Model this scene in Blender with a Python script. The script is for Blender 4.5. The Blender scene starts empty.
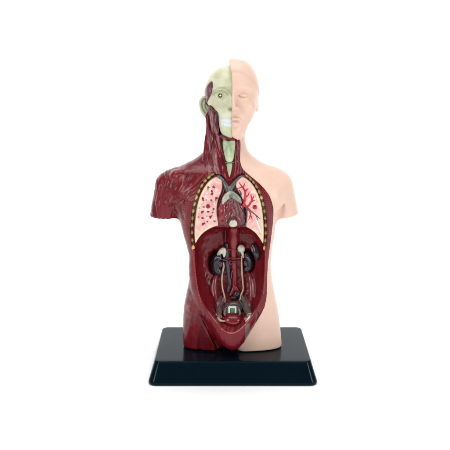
import bpy, bmesh, math, random
import numpy as np
f32 = np.float32
SC = 0.0008                      # one working unit in metres (the torso is about 0.24 m tall)
DV = 700.0                       # viewing distance to the torso's mid plane, working units
ZC = 284.0                       # height of the lens above the table
random.seed(4); rng = np.random.default_rng(7)
scene = bpy.context.scene
COL = scene.collection

# ------------------------------------------------------------------ helpers
def X_(px, Y=0.0): return (px - 225.0) * (DV + Y) / DV
def Z_(py, Y=0.0): return ZC - (py - 80.0) * (DV + Y) / DV
def P3(px, py, Y): return np.array([X_(px, Y), Y, Z_(py, Y)])
def pts(lst, Y): return [(X_(a, Y), Z_(b, Y)) for a, b in lst]

def smin(a, b, k):
    h = np.maximum(k - np.abs(a - b), 0) / k
    return np.minimum(a, b) - h * h * (k * 0.25)
def smax(a, b, k):
    h = np.maximum(k - np.abs(a - b), 0) / k
    return np.maximum(a, b) + h * h * (k * 0.25)

def poly_sdf(poly, x, z):
    """signed distance (negative inside) to a closed polygon in the x-z plane"""
    d = np.full(np.broadcast(x, z).shape, 1e9, f32); s = np.ones_like(d)
    n = len(poly)
    for i in range(n):
        ax, az = poly[i]; bx_, bz = poly[i - 1]
        ex, ez = bx_ - ax, bz - az
        wx, wz = x - ax, z - az
        t = np.clip((wx * ex + wz * ez) / (ex * ex + ez * ez + 1e-9), 0, 1)
        dx, dz = wx - ex * t, wz - ez * t
        d = np.minimum(d, dx * dx + dz * dz)
        c1 = z >= az; c2 = z < bz; c3 = ex * wz > ez * wx
        flip = (c1 & c2 & c3) | (~c1 & ~c2 & ~c3)
        s = np.where(flip, -s, s)
    return (s * np.sqrt(d)).astype(f32)

def smooth_poly(p, it=2):
    for _ in range(it):
        q = []
        for i in range(len(p)):
            a, b = np.array(p[i]), np.array(p[(i + 1) % len(p)])
            q += [tuple(a * .75 + b * .25), tuple(a * .25 + b * .75)]
        p = q
    return p

def surfnet(F, xs, ys, zs):
    S = F < 0
    nx, ny, nz = F.shape
    ncr = np.zeros((nx - 1, ny - 1, nz - 1), np.uint8)
    for i in (0, 1):
        for j in (0, 1):
            for k in (0, 1):
                ncr += S[i:nx - 1 + i, j:ny - 1 + j, k:nz - 1 + k]
    act = (ncr > 0) & (ncr < 8)
    I, J, K = np.nonzero(act)
    idx = np.full(act.shape, -1, np.int32); idx[I, J, K] = np.arange(len(I))
    acc = np.zeros((len(I), 3)); cnt = np.zeros(len(I))
    C = np.array([[i, j, k] for i in (0, 1) for j in (0, 1) for k in (0, 1)])
    vals = [F[I + c[0], J + c[1], K + c[2]].astype(float) for c in C]
    for a in range(8):
        for b in range(a + 1, 8):
            if np.abs(C[a] - C[b]).sum() != 1: continue
            va, vb = vals[a], vals[b]
            m = (va < 0) != (vb < 0)
            t = np.where(m, va / np.where(m, va - vb, 1), 0)
            p = C[a] + np.outer(t, C[b] - C[a])
            acc += np.where(m[:, None], p, 0); cnt += m
    acc /= cnt[:, None]
    def co(arr, i, t): return arr[i] + (arr[i + 1] - arr[i]) * t
    V = np.stack([co(xs, I, acc[:, 0]), co(ys, J, acc[:, 1]), co(zs, K, acc[:, 2])], 1)
    faces = []
    for ax in range(3):
        sl0 = [slice(None)] * 3; sl1 = [slice(None)] * 3
        sl0[ax] = slice(0, -1); sl1[ax] = slice(1, None)
        A, Bq = S[tuple(sl0)], S[tuple(sl1)]
        cr = A != Bq
        u, v = (ax + 1) % 3, (ax + 2) % 3
        g = list(np.nonzero(cr)); ok = np.ones(len(g[0]), bool)
        for w in (u, v): ok &= (g[w] > 0) & (g[w] < F.shape[w] - 1)
        g = [q[ok] for q in g]; inside = A[tuple(g)]
        def cell(du, dv):
            c = [q.copy() for q in g]; c[u] -= du; c[v] -= dv
            return idx[tuple(c)]
        q = np.stack([cell(1, 1), cell(0, 1), cell(0, 0), cell(1, 0)], 1)
        q[~inside] = q[~inside][:, ::-1]
        faces.append(q)
    return V, np.concatenate(faces)

def vnormals(V, Fq):
    N = np.zeros_like(V)
    n = np.cross(V[Fq[:, 2]] - V[Fq[:, 0]], V[Fq[:, 3]] - V[Fq[:, 1]])
    for c in range(4): np.add.at(N, Fq[:, c], n)
    return N / (np.linalg.norm(N, axis=1)[:, None] + 1e-9)

def relax(V, Fq, it=2, lam=.5):
    """plain Laplacian smoothing over the quad edges"""
    E = np.concatenate([Fq[:, [0, 1]], Fq[:, [1, 2]], Fq[:, [2, 3]], Fq[:, [3, 0]]])
    for _ in range(it):
        S = np.zeros_like(V); c = np.zeros(len(V))
        np.add.at(S, E[:, 0], V[E[:, 1]]); np.add.at(S, E[:, 1], V[E[:, 0]])
        np.add.at(c, E[:, 0], 1); np.add.at(c, E[:, 1], 1)
        V = V + lam * (S / np.maximum(c, 1)[:, None] - V)
    return V

_tab = rng.random((32, 32, 32)).astype(f32)
_RA = np.array([[.36, .48, -.8], [-.8, .6, 0.], [.48, .64, .6]]); _RB = np.array([[.6, -.64, .48], [.8, .48, -.36], [0., .6, .8]])
def noise(p, s=1.0, off=0.0):
    p = np.asarray(p, float)
    return np.clip((noise1(p @ _RA, s, off) + noise1(p @ _RB, s * .83, off + 11) + .5 * noise1(p @ _RB.T, s * .41, off + 5) - 1.25) * .72 + .5, 0, 1)
def noise1(p, s=1.0, off=0.0):
    q = np.asarray(p, float) / s + 500 + off
    i = np.floor(q).astype(int); t = q - i; t = t * t * (3 - 2 * t)
    r = 0
    for a in (0, 1):
        for b in (0, 1):
            for c in (0, 1):
                w = (t[:, 0] if a else 1 - t[:, 0]) * (t[:, 1] if b else 1 - t[:, 1]) * (t[:, 2] if c else 1 - t[:, 2])
                r = r + w * _tab[(i[:, 0] + a) % 32, (i[:, 1] + b) % 32, (i[:, 2] + c) % 32]
    return r

def srgb(r, g, b):
    f = lambda c: c / 12.92 if c <= .04045 else ((c + .055) / 1.055) ** 2.4
    return np.array([f(r / 255), f(g / 255), f(b / 255)])

# ------------------------------------------------------------------ materials
def material(name, color=None, rough=.35, coat=0., spec=.5, mottle=.08, bump=.0, bscale=900., sss=0., ior=1.45, mscale=160., tint=None):
    m = bpy.data.materials.new(name); m.use_nodes = True
    nt = m.node_tree; b = nt.nodes['Principled BSDF']; L = nt.links
    tc = nt.nodes.new('ShaderNodeTexCoord')
    if color is None:
        src = nt.nodes.new('ShaderNodeVertexColor'); src.layer_name = 'pigment'; out = src.outputs['Color']
    else:
        src = nt.nodes.new('ShaderNodeRGB'); src.outputs[0].default_value = (*color, 1); out = src.outputs[0]
    nz = nt.nodes.new('ShaderNodeTexNoise'); nz.inputs['Scale'].default_value = mscale; nz.inputs['Detail'].default_value = 5
    L.new(tc.outputs['Object'], nz.inputs['Vector'])
    mr = nt.nodes.new('ShaderNodeMapRange'); mr.inputs[3].default_value = 1 - mottle * 2; mr.inputs[4].default_value = 1 + mottle * 2
    L.new(nz.outputs['Fac'], mr.inputs[0])
    mx = nt.nodes.new('ShaderNodeVectorMath'); mx.operation = 'SCALE'
    L.new(out, mx.inputs[0]); L.new(mr.outputs[0], mx.inputs['Scale'])
    L.new(mx.outputs[0], b.inputs['Base Color'])
    nr = nt.nodes.new('ShaderNodeTexNoise'); nr.inputs['Scale'].default_value = mscale * 2.3; nr.inputs['Detail'].default_value = 3
    L.new(tc.outputs['Object'], nr.inputs['Vector'])
    rr = nt.nodes.new('ShaderNodeMapRange'); rr.inputs[3].default_value = max(rough - .1, .03); rr.inputs[4].default_value = rough + .1
    L.new(nr.outputs['Fac'], rr.inputs[0]); L.new(rr.outputs[0], b.inputs['Roughness'])
    b.inputs['Specular IOR Level'].default_value = spec; b.inputs['IOR'].default_value = ior
    b.inputs['Coat Weight'].default_value = coat; b.inputs['Coat Roughness'].default_value = .12
    if tint: b.inputs['Specular Tint'].default_value = (*tint, 1)
    if sss:
        b.inputs['Subsurface Weight'].default_value = sss
        b.inputs['Subsurface Radius'].default_value = (1, .5, .35); b.inputs['Subsurface Scale'].default_value = .003
    if bump:
        nb = nt.nodes.new('ShaderNodeTexNoise'); nb.inputs['Scale'].default_value = bscale; nb.inputs['Detail'].default_value = 4
        L.new(tc.outputs['Object'], nb.inputs['Vector'])
        bp = nt.nodes.new('ShaderNodeBump'); bp.inputs['Strength'].default_value = bump; bp.inputs['Distance'].default_value = .0006
        L.new(nb.outputs['Fac'], bp.inputs['Height']); L.new(bp.outputs[0], b.inputs['Normal'])
    return m

M_skin = material('skin_vinyl', srgb(229, 196, 178), .36, 0, .35, .03, .05, 500, sss=.15)
M_paint = material('painted_muscle', None, .24, .0, .42, .12, .12, 1300)
M_bone = material('painted_bone', None, .42, .05, .4, .05, .10, 900)
M_organ = material('painted_organ', None, .25, .4, .5, .10, .12, 1500)
M_black = material('black_paint', srgb(14, 12, 12), .25)
M_base = material('black_plastic', np.array((.0012, .006, .011)), 0.14, 0, .15, .05, .015, 1800, tint=(.6, .95, 1))

# ------------------------------------------------------------------ object builders
ROOT = None
def link(me, name, mat, parent):
    o = bpy.data.objects.new(name, me); COL.objects.link(o)
    me.materials.append(mat); o.parent = parent
    return o
def put(name, V, F, mat, parent, pig=None):
    me = bpy.data.meshes.new(name)
    if isinstance(F, np.ndarray):
        me.vertices.add(len(V)); me.vertices.foreach_set('co', (np.asarray(V) * SC).astype(f32).ravel())
        me.loops.add(F.size); me.loops.foreach_set('vertex_index', F.astype(np.int32).ravel())
        me.polygons.add(len(F)); me.polygons.foreach_set('loop_start', np.arange(0, F.size, 4, dtype=np.int32))
        me.update(calc_edges=True); me.validate()
    else:
        me.from_pydata([tuple(v * SC) for v in np.asarray(V)], [], F)
    me.polygons.foreach_set('use_smooth', np.ones(len(me.polygons), bool))
    if pig is not None:
        pig = np.asarray(pig, float)
        if pig.ndim == 1: pig = np.tile(pig, (len(V), 1))
        at = me.color_attributes.new('pigment', 'FLOAT_COLOR', 'POINT')
        at.data.foreach_set('color', np.concatenate([pig, np.ones((len(pig), 1))], 1).astype(f32).ravel())
    me.update()
    return link(me, name, mat, parent)

def spline(ps, n=8):
    ps = [np.asarray(p, float) for p in ps]
    if len(ps) < 3: return [ps[0] + (ps[1] - ps[0]) * t for t in np.linspace(0, 1, n)]
    e = [2 * ps[0] - ps[1]] + ps + [2 * ps[-1] - ps[-2]]
    out = []
    for i in range(1, len(e) - 2):
        a, b, c, d = e[i - 1:i + 3]
        for t in np.linspace(0, 1, n, endpoint=False):
            out.append(.5 * ((2 * b) + (c - a) * t + (2 * a - 5 * b + 4 * c - d) * t * t + (3 * b - a - 3 * c + d) * t ** 3))
    return out + [ps[-1]]

def tube(ps, rs, n=8, seg=12, flat=1.0, V0=0):
    """tapered round tube along a smoothed path; flat squeezes it in depth"""
    c = spline([np.append(p, r) for p, r in zip(ps, rs)], n)
    P = np.array([q[:3] for q in c]); R = np.maximum(np.array([q[3] for q in c]), .05)
    # round the ends
    V, F = [], []
    T = np.gradient(P, axis=0); T /= np.linalg.norm(T, axis=1)[:, None] + 1e-9
    rings = []
    for s, i0 in ((-1, 0), (1, len(P) - 1)):
        caps = []
        for a in (80, 55, 30):
            a = math.radians(a)
            caps.append((P[i0] + s * T[i0] * R[i0] * math.sin(a) * .8, T[i0], R[i0] * math.cos(a)))
        rings.append(caps)
    seq = rings[0] + [(P[i], T[i], R[i]) for i in range(len(P))] + rings[1][::-1]
    for p, t, r in seq:
        u = np.cross(t, (0, 1, 0)); ln = np.linalg.norm(u)
        u = u / ln if ln > 1e-3 else np.array((1., 0, 0))
        w = np.cross(u, t)
        for k in range(seg):
            a = 2 * math.pi * k / seg
            V.append(p + u * r * math.cos(a) + w * r * math.sin(a) * flat)
    m = len(seq)
    for i in range(m - 1):
        for k in range(seg):
            k2 = (k + 1) % seg
            F.append((V0 + i * seg + k, V0 + i * seg + k2, V0 + (i + 1) * seg + k2, V0 + (i + 1) * seg + k))
    F.append(tuple(V0 + k for k in range(seg))[::-1]); F.append(tuple(V0 + (m - 1) * seg + k for k in range(seg)))
    return V, F

def ball(c, r, seg=20, ring=12, V0=0, wob=0, tilt=0):
    """lumpy ellipsoid, r = (rx, ry, rz), tilt in the x-z plane"""
    V, F = [], []; ca, sa = math.cos(tilt), math.sin(tilt)
    ph = rng.random(3) * 6
    for i in range(ring + 1):
        th = math.pi * i / ring
        for k in range(seg):
            a = 2 * math.pi * k / seg
            g = 1 + wob * (math.sin(2 * a + ph[0]) * .5 + math.sin(3 * a + ph[1]) * .35 + math.sin(5 * a + ph[2]) * .2) * math.sin(th)
            x, z, y = math.sin(th) * math.cos(a) * r[0] * g, math.sin(th) * math.sin(a) * r[2] * g, -math.cos(th) * r[1]
            V.append(np.array(c) + (x * ca - z * sa, y, x * sa + z * ca))
    for i in range(ring):
        for k in range(seg):
            k2 = (k + 1) % seg
            F.append((V0 + i * seg + k, V0 + i * seg + k2, V0 + (i + 1) * seg + k2, V0 + (i + 1) * seg + k))
    return V, F

class Bag:
    def __init__(s): s.V, s.F, s.C = [], [], []
    def add(s, vf, col=None):
        s.V += vf[0]; s.F += vf[1]
        if col is not None: s.C += [col] * len(vf[0])
        return s
    def tube(s, ps, rs, col, **k): return s.add(tube(ps, rs, V0=len(s.V), **k), col)
    def ball(s, c, r, col, **k): return s.add(ball(c, r, V0=len(s.V), **k), col)
    def put(s, name, mat, parent, vary=.4):
        V = np.array(s.V); C = np.array(s.C)
        n = noise(V, 1.6); C = C * (1 - vary / 2 + vary * n[:, None])
        o = put(name, V, s.F, mat, parent, C)
        bm = bmesh.new(); bm.from_mesh(o.data); bmesh.ops.remove_doubles(bm, verts=bm.verts, dist=1e-6)
        bmesh.ops.recalc_face_normals(bm, faces=bm.faces); bm.to_mesh(o.data); bm.free()
        return o

# ------------------------------------------------------------------ the solid fields
def axis(*segs):
    a = []
    for lo, hi, st in segs: a += list(np.arange(lo, hi - 1e-6, st))
    return np.array(a + [segs[-1][1]], f32)
xs = axis((-80, -38, .9), (-38, 46, .5), (46, 80, .9))
ys = axis((-42, 36, .62))
zs = axis((15, 216, .64), (216, 310, .5))
GX, GY, GZ = xs[:, None, None], ys[None, :, None], zs[None, None, :]

def loft(rows, n, zarr, smooth=1.6):
    """rows of (py, left px, right px, front, back) at the mid plane -> stacked superellipses"""
    r = np.array(rows, float); zz = 364 - r[:, 0]; o = np.argsort(zz)
    fine = np.arange(zz.min() - 8, zz.max() + 8, .25)
    def prof(v):
        q = np.interp(fine, zz[o], v[o]); k = np.exp(-.5 * (np.arange(-24, 25) * .25 / smooth) ** 2); k /= k.sum()
        q = np.convolve(np.pad(q, 24, mode='edge'), k, 'valid')
        return np.interp(zarr, fine, q)
    xl, xr = prof(r[:, 1]) - 225, prof(r[:, 2]) - 225
    yf, yb = prof(r[:, 3]), prof(r[:, 4])
    cx, a, cy, b = (xl + xr) / 2, np.maximum((xr - xl) / 2, .15), (yf + yb) / 2, np.maximum((yb - yf) / 2, .15)
    cx, a, cy, b = [q.astype(f32)[None, None, :] for q in (cx, a, cy, b)]
    u, v = np.abs(GX - cx) / a, np.abs(GY - cy) / b
    if n == 2: f = np.sqrt(u * u + v * v)
    else: f = (u ** f32(n) + v ** f32(n)) ** f32(1 / n)
    f = (f - 1) * np.minimum(a, b)
    f = np.where((zarr > zz.max() + .6) | (zarr < zz.min() - .2), np.maximum(f, 2), f)
    return f.astype(f32)
def normalise(f, zarr):
    g = np.gradient(f, xs, ys, zarr)
    m = np.sqrt(g[0] ** 2 + g[1] ** 2 + g[2] ** 2)
    return (f / np.clip(m, .35, 6)).astype(f32)
def zslice(py0, py1):
    lo, hi = 364 - py1, 364 - py0
    return slice(int(np.searchsorted(zs, lo)), int(np.searchsorted(zs, hi)))
def capsule(a, b, r1, r2, z, sq=1.0):
    a, b = np.array(a, f32), np.array(b, f32); d = b - a
    px, py, pz = GX - a[0], (GY - a[1]) * f32(sq), z - a[2]
    d2 = d * (1, sq, 1)
    t = np.clip((px * d2[0] + py * d2[1] + pz * d2[2]) / (d2 @ d2), 0, 1).astype(f32)
    return np.sqrt((px - t * d2[0]) ** 2 + (py - t * d2[1]) ** 2 + (pz - t * d2[2]) ** 2) - (r1 + (r2 - r1) * t)
def ell(c, r, z, tilt=0.):
    ca, sa = math.cos(tilt), math.sin(tilt)
    x, y, zz = GX - f32(c[0]), GY - f32(c[1]), z - f32(c[2])
    x, zz = x * ca + zz * sa, -x * sa + zz * ca
    k = np.sqrt((x / r[0]) ** 2 + (y / r[1]) ** 2 + (zz / r[2]) ** 2)
    return ((k - 1) * min(r)).astype(f32)

# trunk, neck and arm stumps
BODY = [(100, 211, 243, -4, 19), (118, 209.5, 244, -9, 19), (130, 209.5, 245, -11, 18), (140, 209, 245, -13, 17), (146, 208, 246.3, -14, 17),
        (150, 205.5, 247.5, -15, 18), (154, 201, 250.5, -16, 19), (158, 196, 255, -17.5, 20), (162, 189, 261, -19.5, 21),
        (166, 180, 270, -21.5, 22), (170, 172, 278, -23.5, 22.5), (175, 169, 281, -25.5, 23), (182, 169, 281, -28, 24),
        (190, 171.5, 279.5, -29.5, 25), (200, 175, 277.5, -31, 26), (210, 178, 276.5, -31.5, 26), (218, 180, 276, -31.3, 25.5),
        (225, 181.5, 275, -31, 25), (233, 183.5, 274, -30.5, 23.5), (245, 187, 272, -29.5, 21.5), (255, 189.5, 270.7, -29, 20.5),
        (265, 190.3, 270.3, -29, 21), (275, 190, 271.3, -29.3, 23), (288, 187.2, 273.5, -30, 25), (300, 184.9, 276, -29.5, 26),
        (310, 183.5, 278, -26.5, 25.5), (325, 182.6, 280, -22.5, 23), (340, 183, 281.3, -19.5, 17), (350, 184, 281.5, -18.5, 14)]
B = normalise(loft(BODY, 2.4, zs), zs)
sl = zslice(160, 224); Zs_ = zs[None, None, sl]
armL = capsule((171.5 - 225, 2, 364 - 187), (163.5 - 225, 1, 364 - 219), 17.2, 14.4, Zs_, .95)
armL = smax(armL, (f32(147.2) + (GX + 60) * f32(-.02)) - Zs_, 2.0)
armR = capsule((276.2 - 225, 2, 364 - 187), (287 - 225, 1, 364 - 219), 17.2, 12.4, Zs_, .95)
armR = smax(armR, (f32(148.3) + (GX - 62) * f32(.16)) - Zs_, 2.0)
B[:, :, sl] = smin(B[:, :, sl], armL, 7); B[:, :, sl] = smin(B[:, :, sl], armR, 7)
# breast muscle and collar-bone relief
sl = zslice(160, 240); Zs_ = zs[None, None, sl]
B[:, :, sl] = smin(B[:, :, sl], ell((X_(196, -24), -17, Z_(196, -24)), (24, 13, 17), Zs_, .5), 7)
B[:, :, sl] = smin(B[:, :, sl], ell((X_(262, -24), -17, Z_(197, -24)), (22, 12, 17), Zs_, -.4), 7)
for pa, pb, r0, r1 in ((P3(282.6, 198, -12.5), P3(279.8, 213, -16), .4, 3.2), (P3(279.6, 213, -16), P3(277.5, 222, -13), 3.2, 2.0)):
    B[:, :, sl] = smax(B[:, :, sl], -capsule(pa, pb, r0, r1, Zs_), 4)
# gap between the thighs, flat underside
gap = ell((3, -30, 18.5), (12, 22, 8.5), GZ[:, :, :120])
B[:, :, :120] = smax(B[:, :, :120], -gap, 4)
B = smax(B, (f32(19.3) - GZ), 1.6)

# bowl of the belly wall standing in front of the thighs
BOWL = [(236, 190, 266, -29, 10), (250, 189, 267, -29.5, 10), (275, 188.5, 266.5, -31, 8), (290, 190, 266, -32.5, 6), (300, 193, 265, -33.5, 4), (308, 197, 262.5, -34.2, 2),
        (316, 202, 259, -34.6, 0), (324, 207.5, 254.5, -34.6, -3), (332, 213, 250, -34, -6), (339, 218, 246, -33.2, -9), (343.5, 222, 242.6, -32, -12), (346.5, 226, 239, -30, -15), (348.2, 229, 236, -27.5, -18), (348.8, 231.4, 233.4, -25, -21)]
def squeeze(rows):  # px read off the picture at the depth of the bowl's front third -> mid plane
    return [(364 - Z_(p, -22), 225 + X_(a, -20), 225 + X_(b, -20), c, d) for p, a, b, c, d in rows]
slb = zslice(232, 352); zb = zs[slb]
bowl = normalise(loft(squeeze(BOWL), 2.3, zb), zb)

# belly cavity
CAV = [(228.6, 214, 246, -40, -16), (230.5, 208, 250, -40, -8), (234, 202.5, 256.5, -40, -2), (241, 197, 262, -40, 2), (250, 194.5, 265, -42, 4), (262, 195, 265, -44, 5), (275, 196, 264.5, -45, 5), (290, 198, 263, -47, 4),
       (300, 201.5, 260.5, -48, 2), (308, 206.5, 256.5, -48, -2), (315, 212, 251.5, -48, -7), (321, 217, 246.5, -48, -13), (326, 221, 241.5, -48, -19), (329, 224.6, 237.6, -48, -25), (331, 228, 234.6, -48, -32), (332, 231, 231.8, -48, -40)]
def squeeze2(rows): return [(364 - Z_(p, -29), 225 + X_(a, -27), 225 + X_(b, -27), c, d) for p, a, b, c, d in rows]
slc = zslice(222, 340); zc = zs[slc]
cav = normalise(loft(squeeze2(CAV), 2.6, zc, 1.2), zc)

# cut line between the skin half and the muscle half
CUT = [(40, 229.0, 0), (61, 229.2, 0), (66, 229.9, -8), (74, 231.6, -20), (82, 232.2, -24), (137.4, 232, -24), (138.8, 236.4, -14), (143, 239.6, -13), (150, 239.8, -13), (158, 239, -15), (165, 240.3, -18), (170, 243, -21),
       (174, 247.2, -23), (178, 252, -24), (183, 258.3, -24), (188, 263.6, -22), (193, 267.6, -19), (199, 270.4, -16), (205, 271.8, -14), (215, 272.4, -12), (225, 271.5, -11),
       (240, 269.8, -10), (250, 268.3, -9), (262, 266.9, -9), (275, 266.2, -10), (285, 266, -12), (297, 265.6, -15), (305, 263.8, -18), (312, 261.2, -21), (320, 257, -24),
       (330, 251, -26), (340, 244.5, -26), (347, 239, -25), (356, 236, -22)]
cz = np.array([Z_(p, y) for p, x, y in CUT])[::-1]; cxv = np.array([X_(x, y) for p, x, y in CUT])[::-1]
fz = np.arange(0, 330, .25); fx = np.interp(fz, cz, cxv)
kk = np.exp(-.5 * (np.arange(-12, 13) * .25 / 1.0) ** 2); kk /= kk.sum()
fx = np.convolve(np.pad(fx, 12, mode='edge'), kk, 'valid'); slope = np.gradient(fx, fz)
bx = np.interp(zs, fz, fx).astype(f32)[None, None, :]
bw = (1 / np.sqrt(1 + np.interp(zs, fz, slope) ** 2)).astype(f32)[None, None, :]
CUTF = (GX - bx) * bw                     # > 0 on the skin side

# ------------------------------------------------------------------ head
slh = zslice(53, 152); zh = zs[slh]; Zh = zh[None, None, :]
X0 = 7.0
def sym(rows): return [(p, 225 + X0 - w, 225 + X0 + w, a, b) for p, w, a, b in rows]
HEAD = sym([(59.2, .5, 3, 6), (59.8, 6, -3, 10), (61, 10.5, -8, 14), (63, 14.2, -13, 18), (66, 18, -17, 22), (70, 20.8, -20.5, 26), (76, 23.6, -23.5, 29.5), (82, 25.2, -25, 31.5), (88, 26, -25.6, 32), (96, 26, -25.2, 31),
            (104, 25.2, -24.4, 28), (110, 23.6, -24.2, 23), (115, 21.8, -24.4, 17), (120, 19, -24.6, 11), (125, 15.8, -24.4, 5), (130, 13.6, -23.6, -1), (134, 12.2, -22.4, -5), (136.8, 10, -20.8, -8), (138.6, 7, -18.4, -11), (139.4, 2.5, -15, -12)])
H = normalise(loft(HEAD, 2.15, zh, 1.0), zh)
def fp(dx, py, Y): return (X0 + dx, Y, Z_(py, Y))
# soft hair cap with its step at the hairline
capz = Z_(71.3, -22) - np.clip((GY + 20) * f32(.55), 0, 40) - (np.abs(GX - X0) / 22) ** 3 * 6
H = H - f32(1.25) / (1 + np.exp(np.clip(-(Zh - capz) / f32(.55), -30, 30)))
H = H + f32(.55) * np.exp(-((Zh - capz + f32(.5)) / f32(.75)) ** 2) * (GY < 4)
H = smin(H, ell(fp(9.6, 89.2, -21.0), (8.2, 4.6, 2.4), Zh, -.12), 3.0)
H = smin(H, ell(fp(14.5, 107, -15), (8.5, 8, 7), Zh), 5)
H = smax(H, -ell(fp(10.2, 94.6, -28.2), (6.8, 6.0, 4.2), Zh), 3.2)
H = smin(H, ell(fp(10.8, 95.4, -20.4), (4.9, 3.7, 2.7), Zh), 1.6)
lid2 = np.abs(Zh - (Z_(96.2, -24) - 1.0 + ((GX - X0 - 10.8) / 5.0) ** 2 * 1.0)) - f32(.2)
H = smax(H, -np.maximum(np.maximum(lid2, np.abs(GX - X0 - 10.8) - f32(3.4)), GY + f32(21.2)), 1.2)
for dx_, a_ in ((6.4, .7), (14.8, .4)):
    H = H + f32(a_) * np.exp(-((GX - f32(X0 + dx_)) / f32(1.5)) ** 2 - ((Zh - f32(Z_(95.4, -23))) / f32(1.3)) ** 2) * (GY < -8)
H = smin(H, capsule(fp(0, 92, -23.5), fp(0, 107.4, -31), 2.3, 3.2, Zh), 2.4)
H = smin(H, ell(fp(0, 108.2, -29.3), (3.4, 3.4, 2.8), Zh), 1.6)
H = smin(H, ell(fp(4.3, 109.2, -26.8), (2.7, 3.4, 2.4), Zh), 1.2)
H = smax(H, -ell(fp(2.9, 111.3, -29), (1.6, 2.6, 1.0), Zh), .6)
H = smax(H, -ell(fp(0, 114.6, -27.3), (1.2, 1.5, 2.6), Zh), 1.5)
H = smin(H, ell(fp(0, 119.0, -24.8), (8.4, 3.3, 1.9), Zh), 1.1)
H = smin(H, ell(fp(0, 123.6, -24.6), (7.2, 3.6, 2.2), Zh), 1.1)
H = smax(H, -ell(fp(0, 127.2, -27.2), (6.5, 2.6, 1.4), Zh), 2)
H = smax(H, -ell(fp(0, 121.2, -28.0), (8.4, 2.8, .7), Zh), .6)
H = smin(H, ell(fp(0, 131.5, -20.6), (7.5, 4.6, 4.8), Zh), 4)
ear = smax(ell((X0 + 24.4, 6, Z_(103, 5)), (2.4, 5.5, 9), Zh, .05), -ell((X0 + 28, 3, Z_(102, 5)), (2, 3.2, 5.6), Zh), 1.2)
H = smin(H, ear, 1.4)

# ------------------------------------------------------------------ skin half : one continuous mesh
SK = B.copy()
SK[:, :, slh] = smin(SK[:, :, slh], H, 4)
SK = smax(SK, -CUTF, .9)
# the bowl takes its own place in front of the skinned thigh
V, Fq = surfnet(SK, xs, ys, zs)
V = relax(V, Fq, 2, .45)
del SK
torso = bpy.data.objects.new('anatomical_torso', None); COL.objects.link(torso)
torso['label'] = 'small anatomical half-skinned torso figure with open chest and belly, standing on the black plinth'
torso['category'] = 'anatomy model'
torso.location = (X_(230) * SC, 0, 19.0 * SC)
def reparent(o): return o
skin = put('skin', V, Fq, M_skin, torso)
skin['label'] = 'smooth pale pink skinned half with face, shoulder and thigh'

# ------------------------------------------------------------------ chest window outlines
LUNG_L = [(218, 175.5), (213, 177.5), (207.5, 182), (202.5, 189), (198.5, 198), (196, 208), (194.5, 220), (193.5, 232), (194, 244), (195.6, 246), (198.5, 240), (203, 234), (209, 229.5), (215, 226.8), (219.4, 226),
          (219, 221), (217.4, 213), (217.6, 205), (219.6, 198), (222.6, 191), (223.2, 184), (221.5, 178)]
LUNG_R = [(239, 178.5), (242.5, 176.5), (247, 178.5), (252.5, 183.5), (257.3, 191), (260.8, 200), (263.2, 211), (264.3, 222), (264.8, 234), (264.4, 245), (263, 246.5), (260, 240.5), (255.5, 234), (250, 229.5), (244.6, 226.8),
          (246, 221), (246.4, 213), (245, 206), (242, 200), (239, 194), (235.6, 189), (235, 183)]
HEART = [(226, 192), (222.5, 196), (219.5, 203), (217.6, 211), (218.2, 219), (220.4, 226), (227, 227.2), (236, 227.2), (243.4, 226.6), (246, 219), (245.6, 211), (243, 204), (239.5, 198), (234, 192.5)]
CHEST = [(212, 173), (205, 178.5), (199, 187), (194.8, 198), (192, 210), (190.6, 222), (190, 236), (191.6, 249), (195.4, 250), (199.5, 242.5), (204.5, 236), (210, 231), (216, 228.2), (226, 228.4), (236, 228.4), (245, 228.6), (250, 231), (255.5, 236), (259.5, 242.5), (262.5, 249),
         (266, 250), (267.6, 240), (267.3, 226), (266.3, 212), (264, 200), (260, 190), (254.5, 182), (248, 176), (242, 173.5), (236, 176), (229, 182), (222, 175.5)]
Yc = -27
P_LL, P_LR, P_H, P_C = [smooth_poly(pts(p, Yc), 1) for p in (LUNG_L, LUNG_R, HEART, CHEST)]
slq = zslice(160, 262); zq = zs[slq]
gx2, gz2 = xs[:, None], zq[None, :]
dC = poly_sdf(P_C, gx2, gz2)[:, None, :]
dLL, dLR, dH = [poly_sdf(p, gx2, gz2)[:, None, :] for p in (P_LL, P_LR, P_H)]
front = GY + f32(4.0)                       # only the front of the trunk is opened

# ------------------------------------------------------------------ muscle half with its openings
MU = B + f32(.2)
# neck straps and jaw muscle
sln = zslice(98, 182); Zn = zs[None, None, sln]
for a, b, r1, r2, k in (((209.5, 116, 2), (223, 178, -22.5), 4.2, 2.6, 1.6), ((217.5, 134, -11), (225, 172, -19), 2.9, 2.4, 1.2), ((237.5, 140, -9.5), (235, 176, -20.5), 2.9, 2.6, 1.2),
                        ((213, 108, -12), (216, 131, -13.5), 4.4, 3.6, 1.2), ((209.6, 122, -2), (206, 160, -14), 3.0, 3.6, 1.6), ((221, 136.5, -14), (233, 137.5, -15), 3.0, 3.0, 1.2), ((214.6, 134, -8), (217, 170, -18), 2.2, 2.0, 1.0)):
    MU[:, :, sln] = smin(MU[:, :, sln], capsule(P3(*a), P3(*b), r1, r2, Zn), k)
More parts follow.
